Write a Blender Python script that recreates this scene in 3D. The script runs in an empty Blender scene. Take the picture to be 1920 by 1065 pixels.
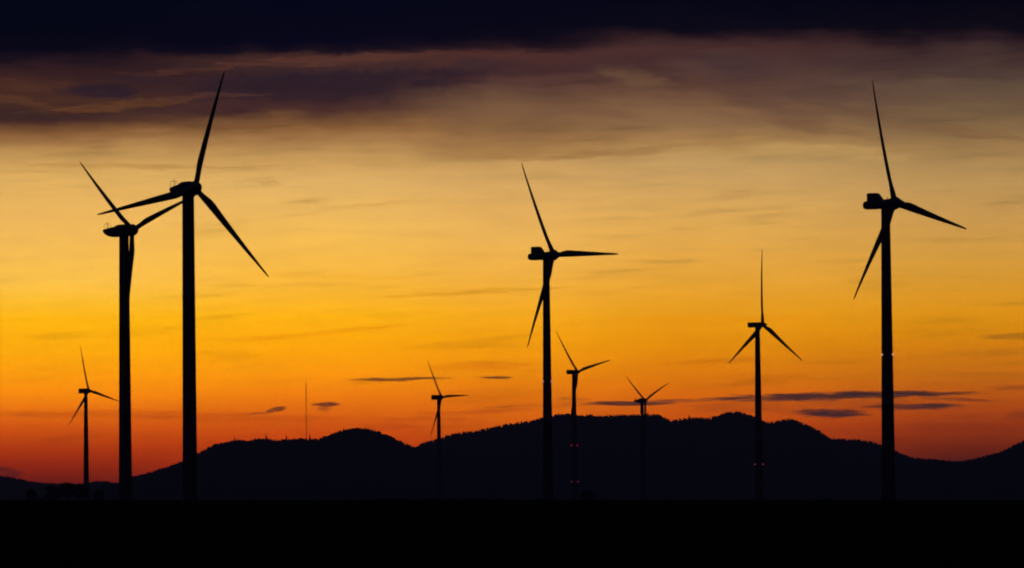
import bpy, bmesh, math, random
from mathutils import Vector, Matrix, noise as mnoise

SC = bpy.context.scene
COL = SC.collection
R = math.radians
rnd = random.Random(7)

# ------------------------------------------------------------------ camera
FPX = 1920 * 200 / 36.0            # 200 mm lens, in photo pixels
PITCH = math.atan(401.5 / FPX)
ROLL = R(0.50)                     # camera held slightly off level
CAM_Z = 1.7
cam_d = bpy.data.cameras.new('camera')
cam = bpy.data.objects.new('camera', cam_d)
COL.objects.link(cam)
cam_d.lens = 200
cam_d.sensor_width = 36
cam_d.clip_start = 0.5
cam_d.clip_end = 60000
CROT = (Matrix.Rotation(math.pi / 2 + PITCH, 3, 'X') @ Matrix.Rotation(-ROLL, 3, 'Z'))
cam.matrix_world = Matrix.Translation((0, 0, CAM_Z)) @ CROT.to_4x4()
SC.camera = cam
SC.render.resolution_x = 1024
SC.render.resolution_y = 568


def ray(px, py):
    return (CROT @ Vector(((px - 960) / FPX, (532.5 - py) / FPX, -1))).normalized()


def at(px, py, depth):
    """world point at distance `depth` north of the camera seen at a photo pixel"""
    d = ray(px, py)
    return Vector((0, 0, CAM_Z)) + d * (depth / d.y)


SLOPE = math.tan(ROLL)             # the plain rises gently towards the west


def ground_z(x, y):
    z = -SLOPE * 4000 * math.tanh(x / 4000)
    f = min(1, max(0, (y - 60) / 500))
    z += f * 0.5 * mnoise.noise((x / 260, y / 420, 3.1))
    z += (1.0 + .25 * mnoise.noise((x / 45, 7.7, 0))) * math.exp(-((y - 1150) / 330) ** 2)      # a low swell in the field
    return z


# ------------------------------------------------------------------ materials
def new_mat(name):
    m = bpy.data.materials.new(name)
    m.use_nodes = True
    nt = m.node_tree
    return m, nt, nt.nodes['Principled BSDF']


def mottled(name, c1, c2, scale, rough=0.7, detail=4, bump=0.0, stretch=(1, 1, 1), spec=0.5):
    m, nt, b = new_mat(name)
    tc = nt.nodes.new('ShaderNodeTexCoord')
    mp = nt.nodes.new('ShaderNodeMapping')
    mp.inputs['Scale'].default_value = stretch
    nz = nt.nodes.new('ShaderNodeTexNoise')
    nz.inputs['Scale'].default_value = scale
    nz.inputs['Detail'].default_value = detail
    cr = nt.nodes.new('ShaderNodeValToRGB')
    cr.color_ramp.elements[0].position = 0.35
    cr.color_ramp.elements[0].color = (*c1, 1)
    cr.color_ramp.elements[1].position = 0.65
    cr.color_ramp.elements[1].color = (*c2, 1)
    nt.links.new(tc.outputs['Object'], mp.inputs[0])
    nt.links.new(mp.outputs[0], nz.inputs['Vector'])
    nt.links.new(nz.outputs['Fac'], cr.inputs[0])
    nt.links.new(cr.outputs[0], b.inputs['Base Color'])
    b.inputs['Roughness'].default_value = rough
    b.inputs['Specular IOR Level'].default_value = spec
    if bump:
        bp = nt.nodes.new('ShaderNodeBump')
        bp.inputs['Strength'].default_value = bump
        nt.links.new(nz.outputs['Fac'], bp.inputs['Height'])
        nt.links.new(bp.outputs[0], b.inputs['Normal'])
    return m


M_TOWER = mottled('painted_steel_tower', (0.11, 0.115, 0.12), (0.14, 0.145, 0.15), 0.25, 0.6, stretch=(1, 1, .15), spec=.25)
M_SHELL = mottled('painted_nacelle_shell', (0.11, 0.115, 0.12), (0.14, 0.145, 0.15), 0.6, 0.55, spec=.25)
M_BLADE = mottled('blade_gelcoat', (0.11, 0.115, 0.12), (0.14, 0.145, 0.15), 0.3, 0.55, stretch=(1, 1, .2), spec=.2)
M_STEEL = mottled('galvanised_steel', (0.10, 0.10, 0.11), (0.15, 0.15, 0.16), 3.0, 0.6)
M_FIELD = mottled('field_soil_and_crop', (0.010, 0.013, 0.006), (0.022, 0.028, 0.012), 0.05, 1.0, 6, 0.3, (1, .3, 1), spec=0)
M_HILL = mottled('wooded_hillside', (0.018, 0.026, 0.014), (0.034, 0.045, 0.022), 0.006, 1.0, 6, spec=0)
M_CONIFER = mottled('conifer_needles', (0.02, 0.032, 0.018), (0.04, 0.055, 0.028), 0.05, 1.0, spec=0)
M_LEAF = mottled('tree_leaves', (0.025, 0.04, 0.015), (0.05, 0.07, 0.028), 0.4, 0.9, spec=.1)
M_BARK = mottled('bark', (0.04, 0.03, 0.022), (0.08, 0.06, 0.045), 2.0, 0.95, stretch=(1, 1, .2), spec=.1)


def lamp_mat(name, col, s):
    m, nt, b = new_mat(name)
    b.inputs['Base Color'].default_value = (0.3, 0.05, 0.04, 1)
    b.inputs['Emission Color'].default_value = (*col, 1)
    b.inputs['Emission Strength'].default_value = s
    return m


M_LAMP_W = lamp_mat('warm_lamp_glass', (1.0, 0.50, 0.30), .9)
M_LAMP_P = lamp_mat('pale_lamp_glass', (1.0, 0.55, 0.48), .55)
M_LAMP_R = lamp_mat('red_lamp_glass', (1.0, 0.03, 0.16), .22)
M_LAMP_D = lamp_mat('dim_red_lamp_glass', (1.0, 0.10, 0.22), .13)


# ------------------------------------------------------------------ helpers
def tag(o, label=None, cat=None, group=None, kind=None):
    if label: o['label'] = label
    if cat: o['category'] = cat
    if group: o['group'] = group
    if kind: o['kind'] = kind
    return o


def empty(name, loc, rz=0.0):
    o = bpy.data.objects.new(name, None)
    COL.objects.link(o)
    o.location = loc
    o.rotation_euler = (0, 0, rz)
    o.empty_display_size = 3
    return o


def link(name, bm, mat, parent=None, smooth=True, ang=R(40)):
    me = bpy.data.meshes.new(name)
    bm.normal_update()
    bm.to_mesh(me)
    bm.free()
    if smooth:
        for p in me.polygons:
            p.use_smooth = True
        me.set_sharp_from_angle(angle=ang)
    me.materials.append(mat)
    o = bpy.data.objects.new(name, me)
    COL.objects.link(o)
    if parent: o.parent = parent
    return o


def loft(bm, rings, cap=True):
    """rings: lists of equally many points"""
    vs = [[bm.verts.new(p) for p in r] for r in rings]
    n = len(vs[0])
    for a, b in zip(vs[:-1], vs[1:]):
        for i in range(n):
            j = (i + 1) % n
            bm.faces.new((a[i], a[j], b[j], b[i]))
    if cap:
        bm.faces.new(list(reversed(vs[0])))
        bm.faces.new(vs[-1])
    bmesh.ops.recalc_face_normals(bm, faces=bm.faces)
    return vs


def lathe_z(bm, prof, n=32, off=(0, 0)):
    loft(bm, [[(off[0] + r * math.cos(2 * math.pi * k / n), off[1] + r * math.sin(2 * math.pi * k / n), z)
               for k in range(n)] for r, z in prof])


def lathe_x(bm, prof, n=28, zc=0.0):
    loft(bm, [[(x, r * math.cos(2 * math.pi * k / n), zc + r * math.sin(2 * math.pi * k / n))
               for k in range(n)] for x, r in prof])


def tube(bm, pts, r, n=6):
    rings = []
    for i, p in enumerate(pts):
        p = Vector(p)
        a = Vector(pts[max(0, i - 1)]); b = Vector(pts[min(len(pts) - 1, i + 1)])
        d = (b - a).normalized()
        u = d.orthogonal().normalized(); v = d.cross(u)
        if i and rings:
            u = (pu - d * pu.dot(d)).normalized(); v = d.cross(u)
        pu = u
        rr = r[i] if isinstance(r, (list, tuple)) else r
        rings.append([p + u * (rr * math.cos(2 * math.pi * k / n)) + v * (rr * math.sin(2 * math.pi * k / n)) for k in range(n)])
    loft(bm, rings)


def box(bm, x0, x1, y0, y1, z0, z1):
    loft(bm, [[(x, y0, z0), (x, y1, z0), (x, y1, z1), (x, y0, z1)] for x in (x0, x1)])


def rrect_ring(x, zt, zb, hw, e=3.2, n=28):
    zc, hz = (zt + zb) / 2, (zt - zb) / 2
    out = []
    for k in range(n):
        t = 2 * math.pi * k / n
        c, s = math.cos(t), math.sin(t)
        out.append((x, hw * math.copysign(abs(c) ** (2 / e), c), zc + hz * math.copysign(abs(s) ** (2 / e), s)))
    return out


# ------------------------------------------------------------------ wind turbines
def blade_bm(length, chord):
    """airfoil section lofted along +Z, with root cylinder, taper, twist and pre-bend"""
    bm = bmesh.new()
    rings = []
    N = 20
    st = [0.0, .02, .05, .08, .12, .16, .20, .26, .34, .44, .54, .64, .74, .83, .90, .95, .98, .995, 1.0]
    for t in st:
        z = 1.0 + t * length
        rootr = chord * 0.34
        blend = min(1, max(0, (t - .03) / .15)); blend = blend * blend * (3 - 2 * blend)
        c = chord * (1.0 - 0.80 * max(0, (t - .2)) / .8) if t > .2 else chord
        if t > .95: c *= math.sqrt(max(.04, 1 - ((t - .95) / .052) ** 2))
        th = c * (0.30 - 0.17 * t)
        tw = R(16 * (1 - t) ** 2 + 2)
        ring = []
        for k in range(N):
            a = 2 * math.pi * k / N
            ycirc, xcirc = rootr * math.cos(a), rootr * math.sin(a)
            u = (1 - math.cos(a)) / 2                       # 0 leading, 1 trailing
            yt = 5 * (0.2969 * math.sqrt(u) - .126 * u - .3516 * u * u + .2843 * u ** 3 - .1036 * u ** 4) * th
            ya = (0.30 - u) * c
            xa = yt * (1 if a < math.pi else -1) * 0.95
            y = ycirc * (1 - blend) + ya * blend
            x = xcirc * (1 - blend) + xa * blend
            ring.append((x * math.cos(tw) - y * math.sin(tw) + 1.2 * t * t, x * math.sin(tw) + y * math.cos(tw), z))
        rings.append(ring)
    loft(bm, rings)
    return bm


def wind_turbine(label, px_top, y_nac, y_ground, px_base, depth, kind, phase, yaw, lamps=(), d_top=2.8, d_base=4.3,
                 half=1.3, rear=-5.5, front=6.5, rotor=0.43):
    base = at(px_base, y_ground, depth)
    base.z = ground_z(base.x, depth)
    top = at(px_top, y_nac, depth)
    H = top.z - base.z                                     # height of the nacelle's middle
    root = empty('wind_turbine', base, R(-yaw))
    tag(root, label, 'wind turbine', 'wind turbines standing on the plain')
    drop = 2.1 if kind == 'boat' else half
    zt = H - drop
    # tower: three conical cans with slim flange rings, on a concrete plinth
    bm = bmesh.new()
    prof = [(d_base * .5 + .0, -1.5)]
    for i in range(13):
        f = i / 12
        rr = (d_base * (1 - f) + d_top * f) / 2 + 0.10 * math.exp(-f * 14)
        prof.append((rr, zt * f))
        if i in (4, 8):
            prof += [(rr + .04, zt * f + .05), (rr + .04, zt * f + .30), (rr, zt * f + .35)]
    prof.append((d_top / 2 * 1.04, zt + .25)); prof.append((d_top / 2 * .9, zt + .8))
    lathe_z(bm, prof, 40)
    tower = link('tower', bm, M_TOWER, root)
    bm = bmesh.new()
    lathe_z(bm, [(d_base * .5 + 1.6, -1.5), (d_base * .5 + 1.6, .18), (d_base * .5 + .25, .30), (d_base * .5 + .2, .32)], 32)
    link('plinth', bm, mottled_concrete(), root)
    bm = bmesh.new()
    box(bm, -.45, .45, -d_base / 2 - .22, -d_base / 2 + .3, .9, 3.1)
    bmesh.ops.rotate(bm, verts=bm.verts, cent=(0, 0, 0), matrix=Matrix.Rotation(R(yaw), 3, 'Z'))
    link('door', bm, M_STEEL, root, smooth=False)
    # nacelle
    bm = bmesh.new()
    if kind == 'boat':
        st = [(-8.5, .42, .12, .5), (-8.3, .55, -.35, 1.0), (-7.6, .70, -1.0, 1.35), (-6.6, .90, -1.6, 1.6), (-5.4, 1.1, -1.95, 1.75),
              (-4.2, 1.25, -2.1, 1.85), (-3.0, 1.4, -2.1, 1.9), (-2.4, 1.85, -2.1, 1.9), (-1.6, 2.0, -2.1, 1.9), (1.2, 2.0, -2.1, 1.9),
              (2.0, 1.75, -2.0, 1.85), (2.55, 1.6, -1.75, 1.7)]
        loft(bm, [rrect_ring(*s) for s in st])
        hubx, hz = 3.7, 0.0
        spin = [(2.65, 1.35), (2.75, 1.75), (3.3, 1.95), (4.1, 1.9), (4.8, 1.6), (5.4, 1.05), (5.75, .5), (5.9, .08)]
    elif kind == 'fin':
        st = [(-7.9, .45, -.45, .45), (-7.7, .85, -.85, .9), (-7.2, 1.2, -1.2, 1.25), (-6.4, 1.35, -1.33, 1.4), (-2.0, 1.35, -1.33, 1.45),
              (0.4, 1.6, -1.45, 1.6), (2.2, 1.75, -1.4, 1.7), (2.5, 1.65, -1.2, 1.6)]
        loft(bm, [rrect_ring(*s) for s in st])
        hubx, hz = 3.4, .35
        spin = [(2.55, 1.5), (2.65, 1.95), (3.2, 2.15), (4.0, 1.95), (4.8, 1.45), (5.6, .95), (6.4, .5), (7.0, .18), (7.2, .04)]
    else:
        h = half
        st = [(rear, .8 * h, -.8 * h, .8 * h), (rear + .3, h, -h, h), (0, h, -h, 1.05 * h), (1.8, h, -h, h), (2.4, .85 * h, -.8 * h, .85 * h)]
        loft(bm, [rrect_ring(*s, e=5) for s in st])
        hubx, hz = 3.3, 0.05
        hr = max(1.25, h * .85)
        spin = [(2.45, .7 * hr), (2.6, .95 * hr), (3.3, 1.05 * hr), (4.2, .9 * hr), (5.1, .6 * hr), (front - .5, .25 * hr), (front, .04)]
    for v in bm.verts: v.co.z += H
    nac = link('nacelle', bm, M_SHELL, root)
    # what stands on the nacelle roof
    if kind == 'fin':
        bm = bmesh.new()
        pts = [(-6.15, 1.25), (-6.15, 3.62), (-2.95, 3.62), (-1.15, 1.45), (-1.15, 1.25)]
        loft(bm, [[(x, y, H + z) for x, z in pts] for y in (-1.15, 1.15)])
        bmesh.ops.bevel(bm, geom=list(bm.edges), offset=.12, segments=2, affect='EDGES')
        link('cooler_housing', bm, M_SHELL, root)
        bm = bmesh.new()
        tube(bm, [(.7, 0, H + 1.5), (.7, 0, H + 2.2)], .07); tube(bm, [(.7, -.3, H + 2.15), (.7, .3, H + 2.15)], .05)
        link('wind_sensor', bm, M_STEEL, root)
    elif kind == 'boat':
        bm = bmesh.new()
        for y in (-.8, .8):
            tube(bm, [(-7.9, y, H + .55), (-7.9, y, H + 1.9), (-7.6, y * .7, H + 2.35), (-6.9, y * .5, H + 2.5), (-6.4, y * .7, H + 2.2), (-6.2, y, H + .9)], .06)
        tube(bm, [(-7.6, -.56, H + 2.35), (-7.6, .56, H + 2.35)], .05)
        tube(bm, [(-6.9, 0, H + 2.5), (-6.9, 0, H + 3.2)], .05)
        link('lightning_frame', bm, M_STEEL, root)
    else:
        bm = bmesh.new()
        tube(bm, [(rear + .8, 0, H + half - .1), (rear + .8, 0, H + half + 1.3)], .06)
        tube(bm, [(rear + .8, -.35, H + half + 1.2), (rear + .8, .35, H + half + 1.2)], .05)
        link('wind_sensor', bm, M_STEEL, root)
    bm = bmesh.new()
    lathe_x(bm, spin, 28, 0)
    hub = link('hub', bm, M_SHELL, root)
    hub.location = (0, 0, H + hz)
    L = H * rotor
    first = None
    for k in range(3):
        if first is None:
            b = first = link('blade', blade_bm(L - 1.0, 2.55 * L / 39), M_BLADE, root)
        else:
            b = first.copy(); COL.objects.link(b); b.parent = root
        b.location = (hubx, 0, H + hz)
        b.rotation_euler = (R(-(phase + 120 * k)), 0, 0)
    # pairs of obstruction lamps on the sides of the tower
    for (py, mat, rr) in lamps:
        p = at(px_top + (px_base - px_top) * (py - y_nac) / (y_ground - y_nac), py, depth)
        z = p.z - base.z
        f = z / zt
        rad = (d_base * (1 - f) + d_top * f) / 2
        for s in (-1, 1):
            # the pair faces the camera, 50 degrees to either side
            a = R(yaw) + math.pi / 2 * -1 + s * R(58)
            dx, dy = math.cos(a), math.sin(a)
            bm = bmesh.new()
            lathe_z(bm, [(rr * .5, -rr), (rr * .95, -rr * .5), (rr, 0), (rr * .8, rr * .6), (rr * .3, rr)], 14)
            lamp = link('obstruction_light', bm, mat, root)
            q = Vector((dx * (rad + rr * 1.05), dy * (rad + rr * 1.05), z))
            lamp.location = q
            bm = bmesh.new()
            tube(bm, [(-dx * rr * 1.2, -dy * rr * 1.2, -rr * 1.1), (dx * rr * .5, dy * rr * .5, -rr * 1.1)], rr * .3, 8)
            link('bracket', bm, M_STEEL, lamp)
    return root


_conc = []
def mottled_concrete():
    if not _conc:
        _conc.append(mottled('concrete', (0.2, 0.2, 0.19), (0.28, 0.27, 0.26), 1.5, .9))
    return _conc[0]


#            label, px_top, y_nac, y_ground, px_base, depth, kind, phase, yaw
wind_turbine('tallest wind turbine, thick tower and stubby boat-shaped nacelle, right one of the left pair',
             353.5, 353, 938, 356.5, 1640, 'boat', 16, 53, d_top=3.4, d_base=4.3, rotor=.39)
wind_turbine('thick-towered wind turbine with long boat-shaped nacelle, left one of the left pair',
             232, 432, 938, 235.5, 1857, 'boat', -52, 37, d_top=3.15, d_base=4.4, rotor=.385)
wind_turbine('tall wind turbine nearest the right edge, square box on its round nacelle, pointed hub',
             1660, 383.5, 936, 1666.5, 1735, 'fin', -20, 37, lamps=[(665, M_LAMP_W, .27)], d_top=2.7, d_base=4.3)
wind_turbine('slim tall wind turbine in the middle with a square box on its nacelle',
             1022, 480.5, 936, 1028, 2080, 'fin', -32, 37, lamps=[(715.5, M_LAMP_P, .27)], d_top=2.4, d_base=3.9)
wind_turbine('mid-sized wind turbine in front of the rounded summit, one blade straight up',
             1419, 609, 935, 1423.5, 2940, 'box', -2, 37, lamps=[(870.5, M_LAMP_D, .45)], d_top=2.5, d_base=4.5,
             half=1.35, rear=-5.5, front=6.4)
wind_turbine('far wind turbine beside the slim middle one, two pairs of red tower lamps',
             1075.5, 697.5, 935, 1078, 4020, 'box', -43, 37, lamps=[(835, M_LAMP_R, .55), (903, M_LAMP_D, .5)],
             d_top=2.7, d_base=4.4, half=1.6, rear=-5.6, front=6.0)
wind_turbine('far wind turbine with blocky nacelle standing near the notch between two hills',
             822.5, 745, 935, 824, 5050, 'box', -33, 37, d_top=2.8, d_base=4.6, half=2.2, rear=-7.0, front=7.5)
wind_turbine('small far wind turbine at the far left edge against the red horizon sky',
             161, 733, 936, 162, 4690, 'box', -17, 37, d_top=2.9, d_base=4.9, half=2.1, rear=-6.6, front=7.6)
wind_turbine('farthest wind turbine whose nacelle barely clears the long flat ridge, V of two blades up',
             1203.5, 751, 935, 1205.5, 5130, 'boat', -55, 37, d_top=3.2, d_base=4.6)

# ------------------------------------------------------------------ the plain
bm = bmesh.new()
xs = [-9000, -7000, -5500, -4200] + [-3400 + 200 * i for i in range(35)] + [4200, 5500, 7000, 9000]
xs = sorted(set(xs + [-150 + 15 * i for i in range(21)]))
ys = [-600, -300, -100, -40, 0, 10, 20, 35, 50, 75, 100]
while ys[-1] < 22000: ys.append(ys[-1] * 1.07 + 3)
vv = [[bm.verts.new((x, y, ground_z(x, y))) for x in xs] for y in ys]
for a, b in zip(vv[:-1], vv[1:]):
    for i in range(len(xs) - 1):
        bm.faces.new((a[i], a[i + 1], b[i + 1], b[i]))
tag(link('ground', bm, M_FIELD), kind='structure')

# rough grass along the swell
bm = bmesh.new()
rg = random.Random(5)
for _ in range(9000):
    x = rg.uniform(-240, 240); y = rg.uniform(1020, 1260)
    p = .5 + mnoise.noise((x / 26, y / 60, 4.4)) + .5 * mnoise.noise((x / 6, y / 15, 1.4))
    if p < .25: continue
    z = ground_z(x, y)
    hh = rg.uniform(.2, .62) * (.45 + .7 * min(1.2, p))
    for q in range(3):
        a = rg.uniform(0, 6.28); w = rg.uniform(.03, .07); l = rg.uniform(.05, .35) * hh
        ca, sa = math.cos(a), math.sin(a)
        o = (x + rg.uniform(-.25, .25), y + rg.uniform(-.25, .25))
        v = [bm.verts.new(t) for t in ((o[0] - w * sa, o[1] + w * ca, z - .1), (o[0] + w * sa, o[1] - w * ca, z - .1),
                                       (o[0] + l * ca * .5 + w * .6 * sa, o[1] + l * sa * .5, z + hh * .6), (o[0] + l * ca, o[1] + l * sa, z + hh * rg.uniform(.8, 1.1)))]
        bm.faces.new((v[0], v[1], v[2], v[3]))
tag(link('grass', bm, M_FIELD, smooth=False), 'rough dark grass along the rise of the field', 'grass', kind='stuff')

# ------------------------------------------------------------------ hills and their woods
PROFILES = {
    'far_low': (16500, [(-420, 878), (-200, 884), (-60, 888), (0, 892), (30, 896), (62, 902), (100, 905.5), (150, 906), (172, 903.5),
                        (190, 901.5), (222, 904.5), (260, 911), (330, 922), (400, 940)]),
    'left': (12000, [(60, 942), (150, 930), (215, 913), (240, 898), (250, 893.5), (272, 889), (300, 880), (325, 871), (342, 864), (372, 849), (386, 841),
                     (400, 833.5), (415, 830), (432, 826.5), (445, 824), (470, 824.5), (486, 822), (500, 822), (515, 825), (530, 824.5), (545, 823), (560, 821.5),
                     (575, 822), (600, 821), (618, 814.5), (632, 809.5), (645, 805), (660, 802.5), (676, 801.8), (692, 803.5), (708, 807), (728, 816),
                     (750, 826), (766, 833.5), (780, 839), (812, 853), (850, 872), (900, 898), (980, 942)]),
    'main': (14200, [(560, 942), (640, 905), (700, 874), (740, 854), (770, 841.5), (779, 838), (790, 832), (802, 828), (830, 819), (860, 811.5), (885, 808), (915, 802.5),
                     (935, 798), (960, 793), (985, 789.5), (1005, 785.5), (1024, 780), (1046, 776.5), (1070, 775.8), (1085, 778), (1105, 777),
                     (1130, 779), (1150, 777.5), (1172, 777), (1200, 775.8), (1222, 776), (1236, 778), (1246, 782), (1256, 787.5), (1268, 786.5),
                     (1284, 784), (1300, 782), (1318, 782.5), (1332, 784.5), (1344, 779), (1356, 774.5), (1370, 771.5), (1384, 771), (1398, 774),
                     (1412, 779), (1428, 787), (1442, 791), (1454, 789.5), (1468, 787), (1482, 785.8), (1496, 789), (1520, 799.5), (1538, 808.5),
                     (1556, 820.5), (1580, 822), (1610, 824), (1636, 828.5), (1660, 837), (1682, 845.5), (1706, 855.5), (1730, 859), (1760, 862), (1800, 870),
                     (1860, 885), (1960, 912), (2060, 942)]),
    'right': (12600, [(1560, 942), (1660, 890), (1700, 874), (1740, 865), (1770, 864.2), (1800, 863.5), (1830, 857), (1868, 848.5), (1890, 840), (1910, 830.5),
                      (1924, 824), (1990, 800), (2080, 778), (2180, 770), (2300, 790)]),
}


def crest_fn(pts):
    def f(x):
        if x <= pts[0][0]: return pts[0][1]
        for i in range(len(pts) - 1):
            x0, y0 = pts[i]; x1, y1 = pts[i + 1]
            if x <= x1:
                # cubic Hermite through the survey points
                m0 = (y1 - pts[max(0, i - 1)][1]) / (x1 - pts[max(0, i - 1)][0])
                m1 = (pts[min(len(pts) - 1, i + 2)][1] - y0) / (pts[min(len(pts) - 1, i + 2)][0] - x0)
                t = (x - x0) / (x1 - x0); h = x1 - x0
                return ((2 * t ** 3 - 3 * t * t + 1) * y0 + (t ** 3 - 2 * t * t + t) * h * m0
                        + (-2 * t ** 3 + 3 * t * t) * y1 + (t ** 3 - t * t) * h * m1)
        return pts[-1][1]
    return f


CREST = {}
for key, (D, pts) in PROFILES.items():
    f = crest_fn(pts); CREST[key] = (D, f)
    bm = bmesh.new()
    rows = []
    px = pts[0][0]
    ts = [0, .15, .3, .45, .6, .72, .84, .93, 1.0, 1.08, 1.2, 1.4, 1.7, 2.0]
    while px <= pts[-1][0]:
        c = at(px, f(px), D)
        c.z -= 5.0                                         # the woods add this again
        g = ground_z(c.x, D) - 3
        row = []
        for t in ts:
            y = D + (t - 1) * (2600 if t < 1 else 2200)
            x = c.x + 60 * (1 - t) * mnoise.noise((c.x / 500, t, D))
            hh = max(0, c.z - g)
            s = (t if t <= 1 else 2 - t)
            s = s ** 1.25 * (1 + .22 * (1 - s) * mnoise.noise((c.x / 420, t * 2.0, D * .01)))
            row.append(bm.verts.new((x, y, g + hh * s)))
        rows.append(row)
        px += 5
    for a, b in zip(rows[:-1], rows[1:]):
        for i in range(len(ts) - 1):
            bm.faces.new((a[i], b[i], b[i + 1], a[i + 1]))
    bmesh.ops.recalc_face_normals(bm, faces=bm.faces)
    tag(link('hills', bm, M_HILL), kind='structure')

    # closed woodland on and below the crest, reads as one mass
    bm = bmesh.new()
    rr = random.Random(len(key) * 31)
    x = pts[0][0]
    while x < pts[-1][0]:
        for row in range(3):
            xx = x + rr.uniform(-3, 3)
            D2 = D - (0, 45, 130)[row] + rr.uniform(-12, 12)
            if not pts[0][0] < xx < pts[-1][0]: continue
            c = at(xx, f(xx), D)
            g = ground_z(c.x, D) - 3
            patch = mnoise.noise((c.x / 90, D2 / 300, 1.0))
            hgt = 8.0 + 2.0 * patch + rr.uniform(-1.3, 1.3) + (rr.random() < .025) * 2.0 
            zb = g + max(0, c.z - 5 - g) * (1 - (D - D2) / 2600 if D2 < D else 1) ** 1.25 - 3
            if c.z - g < 12: hgt *= .5
            w = rr.uniform(2.6, 4.6)
            n = 5
            a0 = rr.uniform(0, 6)
            tipw = rr.uniform(.1, .5)
            loft_rings = []
            for fr, wr in ((0, 1.0), (.55, .9 * (.6 + tipw)), (.8, .75 * (.3 + tipw)), (1.0, .25 * tipw + .05)):
                loft_rings.append([bm.verts.new((c.x + w * wr * math.cos(a0 + 6.283 * k / n), D2 + w * wr * math.sin(a0 + 6.283 * k / n), zb + hgt * fr)) for k in range(n)])
            for ra, rb in zip(loft_rings[:-1], loft_rings[1:]):
                for k in range(n):
                    bm.faces.new((ra[k], ra[(k + 1) % n], rb[(k + 1) % n], rb[k]))
            bm.faces.new(loft_rings[-1])
        x += 2.3
    wl = {'far_low': 'distant woods as a thin dark fringe on the low ridge at the left edge',
          'left': 'dark woods covering the domed hill below the thin radio mast',
          'main': 'dark woods covering the broad main hill behind the middle turbines',
          'right': 'dark woods covering the slope rising at the right edge'}[key]
    tag(link('woods', bm, M_CONIFER, smooth=False), wl, 'woods', kind='stuff')


# ------------------------------------------------------------------ single spruces above the woods
def spruce(px, y_tip, key, h, label):
    D, f = CREST[key]
    tip = at(px, y_tip, D - 20)
    root = empty('spruce_tree', (tip.x, D - 20, tip.z - h))
    tag(root, label, 'tree', 'spruces rising above the ridge woods')
    bm = bmesh.new()
    lathe_z(bm, [(.45, -2), (.35, h * .3), (.18, h * .7), (.05, h * .97)], 8)
    link('trunk', bm, M_BARK, root)
    bm = bmesh.new()
    r2 = random.Random(int(px))
    nl = 12
    for i in range(nl):
        f0 = .12 + .86 * i / nl
        rad = h * .27 * (1 - f0) ** .85 + .15
        for k in range(9):
            a = 6.283 * k / 9 + r2.uniform(-.25, .25)
            l = rad * r2.uniform(.7, 1.2)
            z0 = h * f0 + r2.uniform(-.2, .2)
            c, s = math.cos(a), math.sin(a)
            wv = l * .34
            v = [bm.verts.new(p) for p in ((0, 0, z0 + h * .07), (c * l * .6 - s * wv, s * l * .6 + c * wv, z0 - l * .12),
                                           (c * l, s * l, z0 - l * .35), (c * l * .6 + s * wv, s * l * .6 - c * wv, z0 - l * .12))]
            bm.faces.new(v)
    link('crown', bm, M_CONIFER, root, smooth=False)


spruce(499, 813.5, 'left', 20, 'tallest single spruce on the left hill, well left of the radio mast')
spruce(537, 815, 'left', 18, 'single spruce on the left hill halfway to the radio mast')
spruce(581, 813, 'left', 18, 'single spruce close to the right foot of the radio mast')
spruce(440, 818, 'left', 16, 'single spruce on the left hill where the slope flattens out')
spruce(1047, 771, 'main', 18, 'single spruce on the flat ridge just right of the slim middle turbine')
spruce(1215, 770.5, 'main', 17, 'single spruce on the flat ridge right beside the farthest turbine')
spruce(1293, 776.5, 'main', 19, 'single spruce in the saddle left of the rounded summit')
spruce(1331, 778, 'main', 18, 'single spruce at the left foot of the rounded summit')

# ------------------------------------------------------------------ radio mast on the left hill
D = 11990
foot = at(574.5, 824, D); tipm = at(573.5, 716, D)
h = tipm.z - foot.z
root = empty('radio_mast', foot)
tag(root, 'hair-thin radio mast standing on the left hill against the orange sky', 'radio mast')
bm = bmesh.new()
W = 1.0
corner = [(W * math.cos(a), W * math.sin(a)) for a in (0.3, 2.394, 4.489)]
for cx, cy in corner:
    tube(bm, [(cx, cy, -4), (cx, cy, h * .84)], .18, 6)
zz = 0.0
while zz < h * .82:
    for k in range(3):
        a, b = corner[k], corner[(k + 1) % 3]
        tube(bm, [(a[0], a[1], zz), (b[0], b[1], zz + 1.5)], .08, 4)
        tube(bm, [(a[0], a[1], zz + 3), (b[0], b[1], zz + 1.5)], .08, 4)
    zz += 3.0
link('lattice_shaft', bm, M_STEEL, root, smooth=False)
bm = bmesh.new()
lathe_z(bm, [(.8, h * .835), (.7, h * .92), (.45, h * .97), (.15, h)], 10)
link('antenna', bm, M_STEEL, root)
bm = bmesh.new()
for k in range(3):
    a = .3 + 2.094 * k
    for fz, rr_ in ((.4, 45), (.8, 45)):
        tube(bm, [(W * math.cos(a), W * math.sin(a), h * fz), (rr_ * math.cos(a), rr_ * math.sin(a), -14)], .03, 4)
link('guy_wires', bm, M_STEEL, root, smooth=False)


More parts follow.
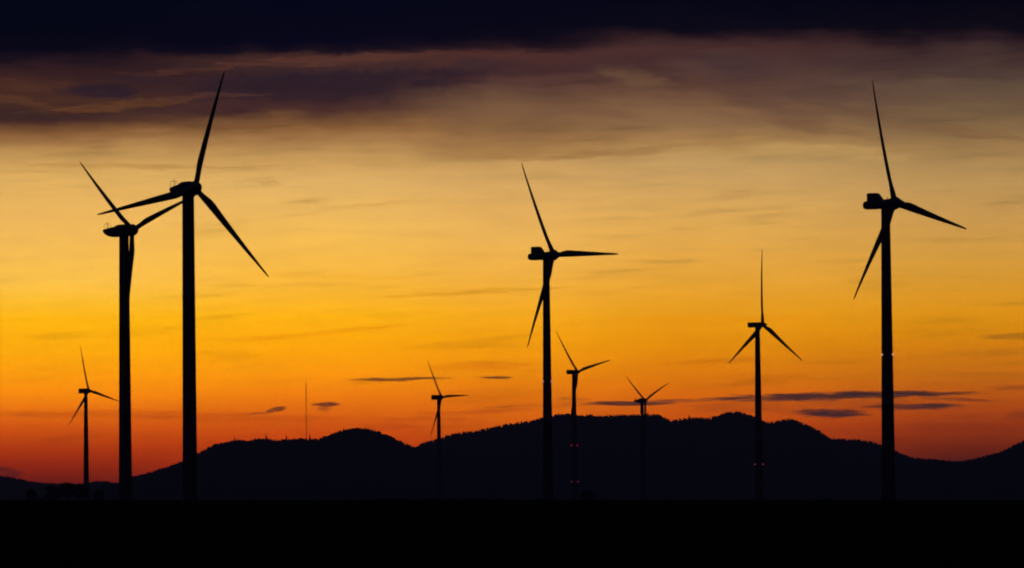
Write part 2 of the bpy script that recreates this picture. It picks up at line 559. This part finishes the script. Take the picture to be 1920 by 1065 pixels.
# ------------------------------------------------------------------ low trees out on the plain
def leafy_tree(px, y_top, depth, width_px, label, seed):
    m = depth / FPX
    g = at(px, 934, depth); g.z = ground_z(g.x, depth)
    top = at(px, y_top, depth)
    h = max(2.5, top.z - g.z); w = width_px * m / 2
    root = empty('leafy_tree', g)
    tag(root, label, 'tree', 'low dark trees on the plain')
    r2 = random.Random(seed)
    bm = bmesh.new()
    tube(bm, [(0, 0, -.5), (.1, 0, h * .25), (-.1, .1, h * .5), (0, 0, h * .8)], [h * .035, h * .028, h * .02, h * .008], 8)
    for k in range(7):
        a = r2.uniform(0, 6.28); z0 = h * r2.uniform(.2, .5)
        tube(bm, [(0, 0, z0), (w * .4 * math.cos(a), w * .4 * math.sin(a), z0 + h * .15), (w * .75 * math.cos(a), w * .75 * math.sin(a), z0 + h * .3)],
             [h * .014, h * .01, h * .004], 6)
    link('trunk', bm, M_BARK, root)
    bm = bmesh.new()
    for c in range(44):
        a = r2.uniform(0, 6.28); q = math.sqrt(r2.random())
        cz = h * r2.uniform(.22, .9)
        lim = math.sin(math.pi * min(.95, max(.1, cz / h))) ** .6
        cx, cy = w * .8 * q * lim * math.cos(a), w * .8 * q * lim * math.sin(a)
        cr = h * r2.uniform(.11, .2)
        for l in range(60):
            d = Vector((r2.gauss(0, 1), r2.gauss(0, 1), r2.gauss(0, .8))).normalized() * cr * r2.uniform(.4, 1.05)
            p = Vector((cx, cy, min(cz, h * .9))) + d
            u = Vector((r2.gauss(0, 1), r2.gauss(0, 1), r2.gauss(0, 1))).normalized()
            v = u.orthogonal().normalized()
            s = r2.uniform(.22, .5)
            bm.faces.new([bm.verts.new(p + u * s), bm.verts.new(p + v * s * .6), bm.verts.new(p - u * s), bm.verts.new(p - v * s * .6)])
    link('crown', bm, M_LEAF, root, smooth=False)


leafy_tree(60, 916, 3300, 26, 'small dark tree standing apart at the left end of the low tree clump', 1)
leafy_tree(99, 910, 3200, 38, 'dark tree in the clump left of the small far turbine, left of the tallest one', 2)
leafy_tree(127, 905, 3260, 42, 'tallest and widest dark tree in the clump beside the small far turbine', 3)
leafy_tree(153, 908, 3150, 36, 'dark tree whose crown touches the foot of the small far turbine', 4)
leafy_tree(186, 918, 3350, 24, 'low dark tree just right of the foot of the small far turbine', 5)
leafy_tree(1101, 919, 3100, 36, 'lone dark bush right of the turbine with two pairs of red lamps', 6)

# ------------------------------------------------------------------ the air
HAZE = 6.0e-5
bm = bmesh.new()
box(bm, -9400, 9400, -680, 22800, -38, 330)
haze = link('haze', bm, bpy.data.materials.new('evening_haze'), smooth=False)
tag(haze, kind='stuff')
m = haze.data.materials[0]
m.use_nodes = True
nt = m.node_tree
nt.nodes.clear()
out = nt.nodes.new('ShaderNodeOutputMaterial')
pv = nt.nodes.new('ShaderNodeVolumePrincipled')
pv.inputs['Color'].default_value = (0.62, 0.72, 0.95, 1)
pv.inputs['Density'].default_value = HAZE
nt.links.new(pv.outputs[0], out.inputs['Volume'])

# ------------------------------------------------------------------ the sky (world shader, by compass bearing and elevation)
world = bpy.data.worlds.new('World')
SC.world = world
world.use_nodes = True
NT = world.node_tree
NT.nodes.clear()


def lin(c):
    return tuple((v / 255 / 12.92) if v <= 10 else ((v / 255 + .055) / 1.055) ** 2.4 for v in c)


class S:
    """tiny expression wrapper over Math nodes"""
    def __init__(self, s): self.s = s
    @staticmethod
    def op(kind, *a, clamp=False):
        n = NT.nodes.new('ShaderNodeMath'); n.operation = kind; n.use_clamp = clamp
        for i, v in enumerate(a):
            if isinstance(v, S): NT.links.new(v.s, n.inputs[i])
            else: n.inputs[i].default_value = v
        return S(n.outputs[0])
    def __add__(self, o): return S.op('ADD', self, o)
    def __sub__(self, o): return S.op('SUBTRACT', self, o)
    def __mul__(self, o): return S.op('MULTIPLY', self, o)
    def __rsub__(self, o): return S.op('SUBTRACT', o, self)
    __radd__ = __add__
    __rmul__ = __mul__
    def madd(self, m, a): return S.op('MULTIPLY_ADD', self, m, a)
    def step(self, a, b, lo=0.0, hi=1.0):
        n = NT.nodes.new('ShaderNodeMapRange'); n.interpolation_type = 'SMOOTHSTEP'
        NT.links.new(self.s, n.inputs['Value'])
        n.inputs['From Min'].default_value = a; n.inputs['From Max'].default_value = b
        n.inputs['To Min'].default_value = lo; n.inputs['To Max'].default_value = hi
        return S(n.outputs[0])


def vec(x, y, z=0.0):
    n = NT.nodes.new('ShaderNodeCombineXYZ')
    for i, v in enumerate((x, y, z)):
        if isinstance(v, S): NT.links.new(v.s, n.inputs[i])
        else: n.inputs[i].default_value = v
    return n.outputs[0]


def nz(v, detail=4, rough=.55, scale=1.0):
    n = NT.nodes.new('ShaderNodeTexNoise')
    n.inputs['Scale'].default_value = scale
    n.inputs['Detail'].default_value = detail
    n.inputs['Roughness'].default_value = rough
    NT.links.new(v, n.inputs['Vector'])
    return S(n.outputs['Fac'])


def mixc(fac, a, b):
    n = NT.nodes.new('ShaderNodeMix'); n.data_type = 'RGBA'; n.clamp_factor = True
    if isinstance(fac, S): NT.links.new(fac.s, n.inputs[0])
    else: n.inputs[0].default_value = fac
    for sock, v in ((n.inputs[6], a), (n.inputs[7], b)):
        if isinstance(v, tuple): sock.default_value = (*v, 1)
        else: NT.links.new(v, sock)
    return n.outputs[2]


tc = NT.nodes.new('ShaderNodeTexCoord')
sep = NT.nodes.new('ShaderNodeSeparateXYZ')
NT.links.new(tc.outputs['Generated'], sep.inputs[0])
dx, dy, dz = (S(sep.outputs[i]) for i in range(3))
AZ = S.op('ARCTAN2', dx, dy)                     # bearing from north, radians
EL = S.op('ARCSINE', dz)                         # elevation, radians
# sky chart: 1 unit = 100 px of the 200 mm frame = about half a degree
k = FPX / 100
cr_, sr_ = math.cos(ROLL), math.sin(ROLL)
EP = EL - PITCH
X = (AZ * (k * cr_) - EP * (k * sr_)) + 9.60
Y = 5.325 - (AZ * (k * sr_) + EP * (k * cr_))    # grows downward, horizon at about 9.35

n_big = nz(vec(X * .45, Y * .9, 0), 4, .5)
n_med = nz(vec(X * .9, Y * 3.2, 5.0), 5, .6)
n_fine = nz(vec(X * .55, Y * 7.0, 9.0), 5, .6)
n_puff = nz(vec(X * 2.2, Y * 4.0, 2.0), 4, .6)

upper = Y.step(4.2, 1.6)
warp = (n_big - .5) * upper * .55 + (n_med - .5) * upper * .32 + (n_fine - .5) * .10
Yw = Y + warp

COLS = {
    1.0: [(0, (2, 4, 18)), (60, (3, 4, 18)), (100, (8, 6, 20)), (118, (30, 18, 26)), (135, (50, 28, 30)), (160, (62, 36, 32)), (190, (72, 44, 33)), (212, (58, 36, 33)),
          (228, (66, 40, 34)), (245, (118, 78, 46)), (265, (155, 110, 65)), (285, (185, 140, 80)), (300, (196, 151, 86)), (330, (220, 172, 94)), (400, (236, 181, 93)),
          (480, (246, 188, 82)), (530, (252, 193, 72)), (570, (254, 188, 40)), (600, (254, 181, 8)), (660, (254, 170, 0)), (700, (252, 155, 0)), (740, (248, 138, 0)),
          (772, (228, 109, 0)), (800, (206, 83, 0)), (840, (172, 54, 0)), (870, (142, 36, 2)), (900, (106, 24, 8)), (940, (72, 15, 12))],
    6.3: [(0, (2, 4, 20)), (80, (6, 5, 22)), (97, (22, 14, 26)), (112, (76, 46, 38)), (130, (60, 38, 38)), (150, (48, 32, 38)), (180, (58, 36, 38)), (205, (75, 46, 40)),
          (220, (105, 70, 45)), (240, (140, 96, 56)), (260, (165, 120, 72)), (285, (188, 143, 83)), (310, (206, 159, 91)), (340, (224, 176, 101)), (400, (236, 183, 93)),
          (450, (245, 187, 82)), (500, (248, 185, 68)), (550, (251, 181, 45)), (590, (254, 179, 14)), (640, (253, 167, 0)), (700, (250, 149, 0)), (740, (238, 124, 0)),
          (765, (222, 105, 0)), (790, (207, 86, 0)), (820, (194, 67, 0)), (850, (174, 52, 0)), (930, (110, 30, 10))],
    9.7: [(0, (3, 4, 20)), (70, (8, 6, 20)), (90, (30, 18, 26)), (104, (76, 45, 41)), (125, (66, 40, 40)), (150, (80, 51, 46)), (180, (106, 75, 55)), (210, (122, 88, 62)),
          (240, (134, 97, 61)), (270, (157, 114, 69)), (294, (170, 127, 75)), (305, (198, 153, 91)), (350, (214, 165, 95)), (400, (228, 174, 92)), (450, (236, 178, 85)),
          (500, (240, 176, 70)), (550, (242, 172, 50)), (590, (244, 167, 25)), (630, (244, 159, 5)), (680, (239, 145, 0)), (720, (229, 125, 0)), (755, (218, 107, 0)),
          (780, (214, 98, 0)), (820, (184, 70, 0)), (930, (92, 26, 10))],
    13.1: [(0, (3, 4, 18)), (55, (10, 8, 20)), (70, (42, 25, 29)), (90, (70, 42, 40)), (120, (72, 47, 46)), (140, (75, 50, 45)), (165, (94, 64, 51)), (200, (126, 91, 64)),
           (240, (140, 105, 70)), (262, (160, 120, 74)), (280, (180, 140, 85)), (300, (192, 152, 94)), (330, (202, 158, 95)), (380, (216, 166, 90)), (430, (224, 168, 80)),
           (480, (228, 166, 68)), (530, (230, 162, 50)), (570, (232, 157, 30)), (610, (232, 150, 10)), (650, (226, 138, 0)), (700, (218, 120, 0)), (740, (212, 102, 0)),
           (770, (200, 85, 0)), (800, (182, 66, 0)), (850, (140, 42, 6)), (930, (80, 22, 10))],
    18.6: [(0, (3, 3, 15)), (60, (12, 8, 18)), (76, (38, 24, 29)), (100, (64, 45, 43)), (130, (74, 54, 48)), (165, (94, 74, 58)), (190, (102, 79, 60)), (220, (115, 89, 62)),
           (250, (133, 103, 68)), (280, (158, 122, 75)), (310, (172, 135, 82)), (350, (188, 146, 85)), (400, (198, 150, 80)), (450, (206, 152, 70)), (500, (214, 153, 55)),
           (550, (218, 149, 35)), (590, (220, 144, 15)), (620, (213, 135, 5)), (660, (205, 120, 5)), (700, (191, 104, 8)), (740, (180, 83, 6)), (770, (164, 66, 6)),
           (800, (142, 50, 6)), (840, (104, 32, 8)), (865, (78, 24, 12)), (930, (50, 16, 18))],
}
FX = {}


def column(stops):
    n = NT.nodes.new('ShaderNodeValToRGB')
    e = n.color_ramp.elements
    n.color_ramp.interpolation = 'LINEAR'
    stops = stops + [(1100, stops[-1][1])]
    pos = lambda y: (y + 100) / 1300
    e[0].position = pos(stops[0][0]); e[0].color = (*lin(stops[0][1]), 1)
    e[1].position = pos(stops[-1][0]); e[1].color = (*lin(stops[-1][1]), 1)
    for y, c in stops[1:-1]:
        q = e.new(pos(y)); q.color = (*lin(c), 1)
    f = (Yw + 1.0) * (1 / 13.0)
    NT.links.new(f.s, n.inputs[0])
    return n.outputs[0]


kx = sorted(COLS)
sky = column(COLS[kx[0]])
for a, b in zip(kx[:-1], kx[1:]):
    sky = mixc(X.step(a, b), sky, column(COLS[b]))

# clouds: soft lens shapes, edges frayed by the noises
fray_a = (n_med - .5) * 1.6 + (n_fine - .5) * 1.2
fray_b = (n_puff - .5) * 2.2 + (n_med - .5) * .8


BANDS = [(-99, 2.35), (2.35, 5.8), (5.8, 7.3), (7.3, 99)]      # the sky is worked out in four tiers of height
tiers = [sky] * 4


n_wx = nz(vec(X * 1.6, Y * 3.5, 31.0), 4, .62)
n_wy = nz(vec(X * 1.1, Y * 4.5, 47.0), 5, .65)
n_brk = nz(vec(X * 1.5, Y * 6.0, 63.0), 5, .65)
wa = Y.step(6.0, 2.6, .35, 1.0)
XC = X + (n_wx - .5) * wa * 1.1
YC = Y + (n_wy - .5) * wa * .34
broken = n_brk.step(.30, .62, .45, 1.0)
n_tear = nz(vec(X * 1.3, Y * 20.0 + X * .3, 95.0), 4, .6)
tear = (n_tear - .5) * 2.6
dense = n_brk.step(.28, .55, .72, 1.0)


def cloud(x0, y0, sx, sy, slope, col, op, fray=1.0, curve=0.0, puff=False, soft=.9):
    reach = math.hypot(1.45 * sy, slope * sx * 1.35) / 100 + abs(curve) * (sx / 100) ** 2 * 1.8
    use = [i for i, (a, b) in enumerate(BANDS) if y0 / 100 + reach > a and y0 / 100 - reach < b]
    X1 = XC - x0 / 100
    if curve:
        Y1 = YC - (X1 * slope) - (X1 * X1 * curve) - y0 / 100
    else:
        Y1 = YC - (X1 * slope) - y0 / 100
    u = X1 * (100 / sx); v = Y1 * (100 / sy)
    d = 1.0 - (u * u + v * v)
    d = (fray_b if puff else fray_a).madd(fray, d)
    if sy < 13 and not puff: d = tear.madd(.75, d)
    f = d.step(0.0, soft, 0, op) * (dense if op >= .9 else broken)
    for i in use:
        tiers[i] = mixc(f, tiers[i], lin(col))


# upper cloud bank, left
cloud(395, 128, 190, 9, -.10, (80, 47, 38), .7, .8)
cloud(600, 113, 190, 10, -.05, (86, 51, 42), .85, .8)
cloud(860, 101, 130, 6, -.02, (80, 46, 40), .8, .8)
cloud(60, 165, 130, 16, .04, (80, 48, 34), .6, .8)
cloud(40, 195, 110, 9, .16, (92, 56, 36), .6, .8)
cloud(590, 166, 290, 27, -.06, (48, 31, 37), .85, .4, 0, True)

# billowing bank: a ragged top edge, densest under it, thinning out downwards
n_bil = nz(vec(X * 1.9 + 3.0, Y * 2.3, 80.0), 6, .6)
edge = YC + X * .055 - 1.66 + (n_bil - .5) * .95 + (n_puff - .5) * .25
bank = edge.step(-.03, .12) * edge.step(.75, .12) * X.step(3.0, 4.2) * X.step(10.2, 8.2) * broken
for i_ in (0,):
    tiers[i_] = mixc(bank * .85, tiers[i_], lin((42, 28, 37)))
cloud(900, 122, 70, 13, -.05, (60, 40, 41), .7, .7, 0, True)
cloud(190, 172, 95, 17, .0, (40, 27, 38), .9, .5)
cloud(275, 152, 90, 10, .05, (50, 33, 38), .7, .6)
cloud(200, 204, 190, 11, -.10, (100, 62, 36), .8, .6, -.02)
cloud(400, 181, 130, 6, -.02, (82, 50, 40), .7, .7)
cloud(420, 205, 170, 15, -.04, (64, 38, 38), .8, .6)
cloud(30, 222, 120, 11, .0, (58, 38, 36), .7, .6)
# brown veil on the right with its slanting edge
cloud(1050, 165, 240, 30, -.02, (98, 68, 54), .35, .9)
cloud(1360, 124, 130, 34, .06, (62, 41, 44), .95, .45, soft=1.0)
cloud(1480, 160, 290, 58, .26, (84, 60, 53), .75, .4, soft=1.3)
cloud(1395, 178, 200, 40, .40, (90, 62, 52), .7, .4, soft=1.2)
cloud(1520, 238, 130, 14, .16, (120, 85, 58), .6, .5)
cloud(1200, 152, 95, 26, .3, (108, 78, 56), .8, .5, soft=1.3)
cloud(1290, 214, 190, 20, .0, (136, 101, 70), .5, .7, soft=1.3)
cloud(1120, 208, 130, 12, .14, (118, 82, 58), .6, .6)
cloud(1740, 212, 200, 13, .09, (126, 97, 66), .45, .9, soft=1.3)
cloud(1790, 248, 180, 10, .12, (124, 90, 58), .65, .8)
cloud(1560, 208, 150, 12, .12, (116, 84, 58), .4, .8, soft=1.3)
cloud(1840, 140, 140, 16, .1, (70, 50, 48), .6, .8)
cloud(1690, 158, 220, 22, .05, (104, 78, 64), .45, .7, soft=1.4)
cloud(980, 290, 220, 12, .0, (166, 122, 70), .6, .6)
cloud(1180, 285, 210, 9, -.10, (158, 116, 68), .75, .5, -.02)
cloud(1360, 268, 130, 5, -.16, (170, 128, 76), .6, .6)
cloud(1540, 285, 170, 16, .05, (196, 156, 92), .5, .9)
# pale streaks across the yellow sky
cloud(250, 313, 280, 6, .012, (190, 141, 72), .75, .7)
cloud(60, 322, 120, 5, -.02, (198, 150, 80), .6, .8)
cloud(470, 315, 70, 5, .04, (196, 146, 78), .6, .7)
cloud(500, 345, 45, 6, .0, (206, 156, 86), .6, 1.0)
cloud(700, 385, 210, 6, -.11, (216, 162, 80), .6, .8)
cloud(900, 392, 120, 8, -.05, (216, 162, 82), .4, .9)
cloud(1400, 366, 140, 8, -.08, (192, 143, 82), .6, .8)
cloud(1160, 365, 16, 4, -.05, (205, 155, 88), .6, .8)
cloud(1230, 390, 120, 4, .0, (208, 158, 86), .4, .9)
cloud(1790, 452, 170, 8, .0, (190, 138, 62), .5, .9)
cloud(620, 518, 200, 7, .03, (240, 172, 50), .5, .9)
cloud(860, 549, 190, 6, -.055, (222, 152, 32), .75, .7)
cloud(1000, 543, 90, 3, -.08, (212, 146, 34), .6, .7)
cloud(610, 624, 200, 6, -.10, (236, 148, 0), .8, .6)
cloud(450, 636, 120, 5, -.02, (240, 152, 0), .5, .8)
cloud(1330, 600, 240, 14, .0, (228, 142, 0), .4, .9)
cloud(1900, 632, 75, 7, .0, (150, 88, 18), .75, .7)
cloud(1860, 662, 110, 9, -.06, (176, 100, 14), .65, .8)
cloud(1560, 680, 130, 6, .0, (190, 104, 8), .6, .8)
cloud(1700, 672, 120, 7, -.04, (190, 106, 8), .5, .8)
cloud(1330, 678, 140, 6, -.05, (205, 110, 0), .5, .8)
cloud(1880, 705, 160, 6, .03, (168, 84, 10), .5, .8)
cloud(1895, 726, 60, 7, .0, (136, 60, 18), .7, .7)
cloud(905, 687, 130, 10, -.02, (212, 110, 0), .6, .8)
# dark streaks near the horizon
cloud(200, 777, 330, 9, .0, (186, 74, 0), .6, .9)
cloud(450, 785, 260, 8, .0, (180, 70, 0), .5, .9)
cloud(900, 772, 150, 6, -.03, (184, 78, 6), .6, .8)
cloud(985, 762, 90, 4, .0, (150, 70, 14), .6, .7)
cloud(800, 786, 110, 6, .0, (168, 62, 4), .5, .9)
cloud(730, 799, 80, 8, .0, (160, 52, 4), .4, .9)
cloud(748, 711, 118, 4.1, -.03, (104, 56, 20), .9, .35)
cloud(930, 707.5, 40, 3.58, .0, (94, 48, 24), .9, .3)
cloud(516, 769.5, 26, 5.76, -.22, (88, 40, 24), .9, .4)
cloud(484, 775.5, 34, 3.58, -.03, (140, 62, 18), .8, .4)
cloud(612, 758.5, 26, 5.38, -.03, (80, 38, 26), .95, .35)
cloud(609, 766, 14, 7, .0, (120, 54, 22), .7, .5)
cloud(1160, 757, 130, 5.76, .0, (66, 36, 30), .95, .35)
cloud(1075, 748, 40, 4, .02, (150, 78, 20), .7, .5)
cloud(1230, 755.5, 60, 3.33, .02, (92, 46, 32), .8, .4)
cloud(1300, 750, 140, 3.84, -.025, (90, 48, 34), .8, .4)
cloud(1420, 764, 190, 16, .0, (150, 60, 14), .55, .9)
cloud(1540, 744, 230, 10.24, -.02, (52, 32, 32), .95, .25)
cloud(1700, 738.5, 150, 7.04, .004, (52, 32, 32), .95, .25)
cloud(1800, 750, 90, 3.84, .03, (104, 46, 24), .8, .4)
cloud(1715, 762.5, 110, 8.32, .0, (54, 33, 33), .95, .25)
cloud(1560, 775, 86, 10.88, .0, (52, 32, 33), .97, .2)
cloud(1620, 757, 150, 10, .0, (140, 56, 16), .5, .8)
cloud(1905, 778, 40, 14, -.2, (100, 38, 22), .45, 1.0, 0, True, soft=1.2)
cloud(16, 886, 30, 14.08, .1, (70, 22, 20), .8, .5)
cloud(1830, 800, 200, 9, .0, (120, 40, 16), .4, .9)

# faint streaky brightness of thin high cloud; the afterglow beyond the haze is brighter than what gets through it
path = S.op('MINIMUM', 328.0 / 1.0 * S.op('DIVIDE', 1.0, S.op('MAXIMUM', S.op('SINE', EL), 0.002)), 22800.0)
gain = S.op('POWER', math.e, path * HAZE)
n_wisp = nz(vec(X * .38, Y * 4.6 + X * .32, 120.0), 6, .62)
n_area = nz(vec(X * .3, Y * .6, 140.0), 2, .5)
wisp = n_wisp.step(.50, .74) * n_area.step(.35, .62) * .26
lum = ((n_fine - .5) * .22 + (n_med - .5) * .14 + 1.0 - wisp) * gain


def background(c, strength=None):
    b = NT.nodes.new('ShaderNodeBackground')
    if isinstance(c, tuple): b.inputs[0].default_value = (*c, 1)
    else: NT.links.new(c, b.inputs[0])
    if strength is None: b.inputs[1].default_value = 1.0
    else: NT.links.new(strength.s, b.inputs[1])
    return b.outputs[0]


def mixs(fac, a, b):
    n = NT.nodes.new('ShaderNodeMixShader')
    NT.links.new(fac.s, n.inputs[0]); NT.links.new(a, n.inputs[1]); NT.links.new(b, n.inputs[2])
    return n.outputs[0]


glow = background(tiers[0], lum)
for t, (a, b) in list(zip(tiers, BANDS))[1:]:
    glow = mixs(S.op('GREATER_THAN', Y, a), glow, background(t, lum))

# the rest of the sky, away from the afterglow: faint physical dusk sky under an added gradient, unseen zenith brightened to light the haze
nish = NT.nodes.new('ShaderNodeTexSky')
nish.sky_type = 'NISHITA'
nish.sun_disc = False
nish.sun_elevation = R(0.6)
nish.sun_rotation = R(-3.0)
nish.altitude = 200
dusk = NT.nodes.new('ShaderNodeVectorMath'); dusk.operation = 'SCALE'
NT.links.new(nish.outputs[0], dusk.inputs[0]); dusk.inputs['Scale'].default_value = 0.05
over = mixc(EL.step(R(8), R(60)), (0.0011, 0.0016, 0.0062), (0.012, 0.013, 0.034))
rest = background(mixc(0.97, dusk.outputs[0], over))
absaz = S.op('ABSOLUTE', AZ)
front = absaz.step(R(30), R(9)) * EL.step(R(9), R(5.2)) * EL.step(R(-1.2), R(-.6))
final = mixs(front, rest, glow)
wo = NT.nodes.new('ShaderNodeOutputWorld')
NT.links.new(final, wo.inputs[0])
world.cycles.sampling_method = 'MANUAL'
world.cycles.sample_map_resolution = 512

# ------------------------------------------------------------------ the last of the sun, behind the hills
sd = bpy.data.lights.new('sun', 'SUN')
sd.energy = 0.04
sd.angle = R(0.5)
sd.color = (1.0, .62, .32)
so = bpy.data.objects.new('sun', sd)
COL.objects.link(so)
sun_dir = Vector((math.sin(R(-3.0)) * math.cos(R(.6)), math.cos(R(-3.0)) * math.cos(R(.6)), math.sin(R(.6))))
so.rotation_euler = sun_dir.to_track_quat('Z', 'Y').to_euler()

# ------------------------------------------------------------------ render settings
SC.view_settings.view_transform = 'Standard'
SC.view_settings.look = 'None'
SC.view_settings.exposure = 0
SC.view_settings.gamma = 1
SC.cycles.volume_bounces = 0
SC.cycles.max_bounces = 4
SC.cycles.use_denoising = True
SC.cycles.filter_width = 2.0
